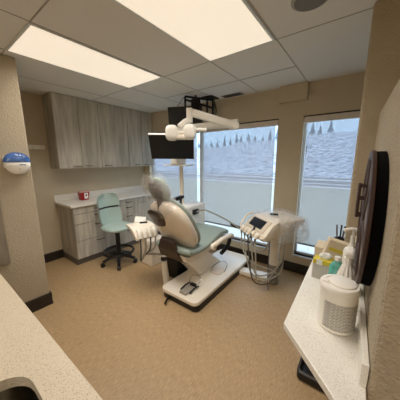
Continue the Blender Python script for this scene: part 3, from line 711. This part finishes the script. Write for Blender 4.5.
for c_, k in ((Vector((-1.735, 1.80, 1.86)), -1), (Vector((-1.575, 1.915, 1.87)), 1)):
    MB().ellipsoid(c_, (hu*.072, hv*.075, hz_*.085), 2.9, 26, 14).build('lamp_lobe', 'whitep', la, smooth=True)
MB().ellipsoid((-1.65, 1.86, 1.815), (hu*.13, hv*.055, hz_*.03), 3).build('lamp_body', 'cream', la, smooth=True)
MB().cyl(Vector((-1.65, 1.86, 1.865))-hu*.06, Vector((-1.65, 1.86, 1.865))+hu*.06, .018, n=12).build('yoke', 'whitep', la, smooth=True)
MB().cyl((-1.57, 1.90, 1.895), (-1.412, 2.005, 1.888), .019, .019, 14).build('handle', 'whitep', la, smooth=True)

# ceiling television
mt, mw, mh = quad_mtx((-2.38, 2.33, 2.315), (-1.95, 2.66, 2.33), (-2.30, 2.39, 2.026), (-1.943, 2.67, 2.06))
tv = thing('television', 'black television hanging from the ceiling behind the operating lamp', 'television', tuple(mt.translation))
MB().box(-mw/2, mw/2, 0, .04, -mh/2, mh/2, bev=.005, mtx=mt).build('housing', 'black', tv)
MB().box(-mw/2+.01, mw/2-.01, -.003, .001, -mh/2+.01, mh/2-.01, mtx=mt).build('screen', 'screen', tv)
mn = thing('television_mount', 'black tubular ceiling bracket behind the hanging television', 'bracket', (-1.9, 2.8, H))
g = MB()
for a, b_2 in (((-2.10, 2.46, 2.44), (-1.90, 2.86, 2.44)), ((-2.10, 2.46, 2.40), (-1.90, 2.86, 2.33)), ((-2.02, 2.60, 2.47), (-2.02, 2.60, 2.25)), ((-1.90, 2.86, 2.478), (-1.90, 2.86, 2.17)), ((-1.96, 2.80, 2.478), (-1.96, 2.80, 2.20)), ((-2.10, 2.46, 2.44), (-2.10, 2.46, 2.25)), ((-1.96, 2.80, 2.25), (-2.08, 2.56, 2.22))):
    g.cyl(a, b_2, .015, n=8)
g.build('bracket_frame', 'black', mn, smooth=True)
B(-2.03, -1.84, 2.74, 2.95, 2.466, 2.479, bev=.003).build('ceiling_plate', 'black', mn)
B(-2.07, -1.98, 2.55, 2.66, 2.22, 2.42, bev=.005).build('wall_box', 'black', mn)
g = MB()
for k in range(3): g.tube([(-1.93+.02*k, 2.87, 2.46), (-1.90+.02*k, 2.90, 2.35-.02*k), (-1.94+.03*k, 2.86, 2.22), (-2.0, 2.7, 2.20)], .006, 6)
g.build('cable', 'black', mn, smooth=True)
MB().tube([(-2.12, 2.45, 2.43), (-2.24, 2.45, 2.33)], .004, 5, 0).build('cable', 'black', mn, smooth=True)

# ================================================================ ASSISTANT TRAY
AX, AY = -1.87, 1.76
asn = thing('assistant_instrument_tray', 'cream instrument tray on a swing arm with holders facing the camera, left of the chair', 'instrument tray', (-2.1, 1.6, .62))
MB().cyl((AX+.01, AY, .004), (AX-.03, AY, .30), .045, .038, 18).build('support_post', 'cream', asn, smooth=True)
MB().tube([(AX+.08, AY+.10, .42), (AX-.03, AY, .36), (AX-.12, AY-.03, .35), (-2.20, 1.72, .47), (-2.22, 1.65, .62)], .022, 10).build('swing_arm', 'cream', asn, smooth=True)
MB().lathe([(.036, -.02), (.04, 0), (.036, .03)], (AX-.03, AY, .335), 16).build('arm_joint', 'black', asn, smooth=True)
TD = Vector((.96, -.28, 0)).normalized(); TW = Vector((.28, .96, 0)).normalized(); TC = Vector((-2.105, 1.60, 0))
def tm(w_, d, z): return TC+TW*w_+TD*d+Vector((0, 0, z))
# slab profile: flat rear, curving down at the front
g = MB(); R = []
for d, z, th, hw in ((-.16, .775, .02, .12), (-.14, .785, .03, .145), (-.02, .785, .035, .145), (.06, .775, .05, .145), (.12, .745, .06, .14), (.16, .70, .05, .135), (.172, .675, .02, .13)):
    R.append([tm(hw*c_, d+s2*0, z+(0 if s_ > 0 else -th)) for c_, s_, s2 in ((-1, -1, 0), (-1.02, 1, 0), (-.6, 1, 0), (0, 1, 0), (.6, 1, 0), (1.02, 1, 0), (1, -1, 0))])
g.rings(R); g.build('tray_shell', 'cream', asn, smooth=True)
for k in range(4):
    w_ = -.095+.063*k
    hp = MB().tube([tm(w_, .12, .765), tm(w_, .165, .735), tm(w_, .20, .68)], [.019, .022, .018], 10).build('holder', 'whitep', asn, smooth=True)
    MB().tube([tm(w_, .19, .68), tm(w_*.9, .17, .52), tm(w_*.4-.03, .10, .36+.03*k), tm(.04, -.02, .38), (AX-.06, AY-.02, .39)], .009 if k != 1 else .013, 8).build('hose', 'tube' if k % 2 else 'tubedk', asn, smooth=True)
tag(MB().box(-.075, .075, -.004, .004, 0, .075, mtx=Matrix.Translation(tm(.02, -.10, .786)) @ Matrix.Rotation(math.radians(25), 4, 'Z') @ Matrix.Rotation(-.5, 4, 'X')).build('folded_card', 'paper', loc=tm(.02, -.10, .786)), 'white folded card standing on the cream instrument tray', 'card')
a_ = tm(.0, -.055, .797); b_3 = tm(.085, -.02, .797)
tag(MB().tube([a_, b_3], .011, 8).build('black_pen', 'black', loc=a_, smooth=True), 'thick black pen lying on the cream instrument tray', 'pen')

# ================================================================ DELIVERY UNIT
F = Vector((-.95, 2.285, 0)); WV = Vector((.81, -.585, 0)).normalized(); DV = Vector((.585, .81, 0)).normalized()
dm = Matrix(((WV.x, DV.x, 0, F.x), (WV.y, DV.y, 0, F.y), (0, 0, 1, 0), (0, 0, 0, 1)))
def dl(w_, d, z): return dm @ Vector((w_, d, z))
du = thing('delivery_unit', 'cream dental delivery unit with tilted black display on a column near the windows', 'delivery unit', (-.75, 2.62, 0))
MB().lathe([(.072, .004), (.075, .02), (.066, .06), (.062, .26)], (-.775, 2.60, 0), 28).build('column_base', mat('grey_beige_plastic', (138, 130, 116), .35), du, smooth=True)
MB().lathe([(.065, .26), (.060, .42), (.064, .66), (.08, .74)], (-.775, 2.60, 0), 28).build('column', 'cream', du, smooth=True)
g = MB(); g.prism([(-1.34, 2.62), (-1.30, 2.50), (-.80, 2.53), (-.78, 2.68), (-.82, 2.70)], .004, .065, bev=.015); g.build('floor_arm', 'cream', du)
# console shell
g = MB(); R = []
for d, z0, z1, hw in ((-.005, .70, .735, .215), (.01, .685, .765, .235), (.06, .675, .825, .24), (.13, .685, .885, .24), (.17, .70, .905, .24), (.30, .735, .915, .235), (.46, .80, .915, .225), (.545, .85, .905, .21), (.555, .865, .89, .20)):
    zm, hh = (z0+z1)/2, (z1-z0)/2; f = lambda v: math.copysign(abs(v)**.35, v)
    R.append([dl(f(math.cos(t))*hw, d, zm+f(math.sin(t))*hh) for t in [2*PI*j/36 for j in range(36)]])
g.rings(R); g.build('console', 'cream', du, smooth=True)
# display on the sloped front face
sl = math.atan2(.885-.765, .12)
sm = dm @ Matrix.Translation((0, .068, .835)) @ Matrix.Rotation(sl, 4, 'X')
MB().box(-.185, .185, -.085, .075, -.012, .004, bev=.004, mtx=sm).build('bezel', 'shell', du)
MB().box(-.135, .125, -.055, .058, .003, .007, bev=.001, mtx=sm).build('display', 'screen', du)
# side handles
for s_ in (-1, 1):
    MB().tube([dl(.20*s_, -.02, .725), dl(.262*s_, -.01, .755), dl(.268*s_, .08, .87), dl(.25*s_, .17, .90)], .013, 8).build('side_handle', 'cream', du, smooth=True)
# handpiece holders and handpieces
for k in range(5):
    w_ = -.18+.078*k
    ho = MB().tube([dl(w_, .03, .75), dl(w_, -.015, .742), dl(w_, -.045, .705)], [.026, .030, .024], 12).build('holder', 'cream', du, smooth=True)
    MB().cyl(dl(w_, -.045, .70), dl(w_, -.042, .665), .012, .010, 10).build('handpiece_end', 'steel', ho, smooth=True)
MB().cyl(dl(.015, .02, .80), dl(.075, -.075, .70), .014, .011, 10).build('syringe_handle', 'black', du, smooth=True)
HG = [(-.18, .34, -.10), (-.102, .20, -.06), (-.024, .13, -.02), (.054, .24, .03), (.132, .17, .07)]
for k, (w_, zl, w2) in enumerate(HG):
    MB().tube([dl(w_, -.042, .67), dl(w_+.01, -.03, .48), dl(w2+.05, .02, zl), dl(.10, .20, zl-.06+.015*k), dl(.16, .31, .25+.05*k), dl(.12, .36, .58)], .008, 8, 6).build('hose', ('tube', 'tube', 'tubedk', 'tube', 'tube')[k], du, smooth=True)
MB().tube([(-.80, 2.47, .66), (-.80, 2.46, .35), (-.79, 2.44, .06), (-.77, 2.42, .012), (-.76, 2.38, .012)], .006, 6).build('power_cord', 'tubedk', du, smooth=True)
# long umbilical hose from the tower over the seat to the console
ho = tag(MB().tube([(-1.83, 2.36, .835), (-1.70, 2.42, .86), (-1.45, 2.62, .70), (-1.22, 2.66, .56), (-1.05, 2.55, .47), (-.90, 2.42, .46), (-.80, 2.36, .55), (-.78, 2.38, .68)], .010, 8, 8).build('air_hose', 'tube', loc=(-1.8, 2.36, .835), smooth=True), 'long grey hose looping from the unit tower across the windows to the instrument console', 'hose')
tag(MB().ellipsoid((-1.38, 2.70, .62), ((.075, .03, -.03), (-.01, .03, 0), (0, 0, .022)), 2.8).build('hose_holder', 'black', loc=(-1.38, 2.70, .62), smooth=True), 'black clip on the grey hose beyond the foot end of the dental chair', 'clip')
# remote on top
mt = dm @ Matrix.Translation((.02, .27, .922)) @ Matrix.Rotation(1.1, 4, 'Z')
tag(MB().box(-.045, .045, -.016, .016, 0, .02, bev=.005, mtx=mt).build('handpiece_case', 'black', loc=mt.translation), 'small dark gadget lying on top of the cream instrument console', 'gadget')
# plastic film draped over the rear right of the console
g = MB(); nu, nv = 26, 22; R = []
for j in range(nv+1):
    row = []
    for i in range(nu+1):
        u = -1+2*i/nu; v_ = j/nv
        wq = u*.30; dq = .17+v_*.44; z = .928
        if abs(wq) > .235: z -= (abs(wq)-.235)*4.2; wq = math.copysign(.235+(abs(wq)-.235)*.35+.012, wq)
        if dq > .555: z -= (dq-.555)*4.0; dq = .565+(dq-.555)*.3
        nn = noise.noise_vector(Vector((u*3.1, v_*3.7, 1.3))*1.6); n2 = noise.noise_vector(Vector((u*9, v_*9, 4)))
        row.append(dl(wq, dq, z+.018*abs(nn.z)+.012*abs(n2.z))+Vector((nn.x, nn.y, 0))*.012)
    R.append(row)
g.rings(R, caps=False, closed=False); tag(g.build('plastic_console_cover', 'filmc', loc=dl(0, .4, .93), smooth=True), 'crumpled clear plastic film draped over the right end of the instrument console', 'plastic cover')
g = MB(); R = []
for j in range(12):
    row = []
    for i in range(15):
        u = i/14; v_ = j/11; nn = noise.noise_vector(Vector((u*4, v_*4, 8)))
        row.append(dl(.27+.02*math.sin(u*9)+nn.x*.02, .22+u*.33, .90-v_*(.17+.10*math.sin(u*3))) + Vector((nn.y, nn.z, 0))*.02)
    R.append(row)
g.rings(R, caps=False, closed=False); tag(g.build('plastic_bag', 'filmc', loc=dl(.27, .4, .9), smooth=True), 'loose clear plastic bag hanging down the near side of the console', 'plastic bag')

for o in list(bpy.data.objects):
    if '_wl' in o: del o['_wl']
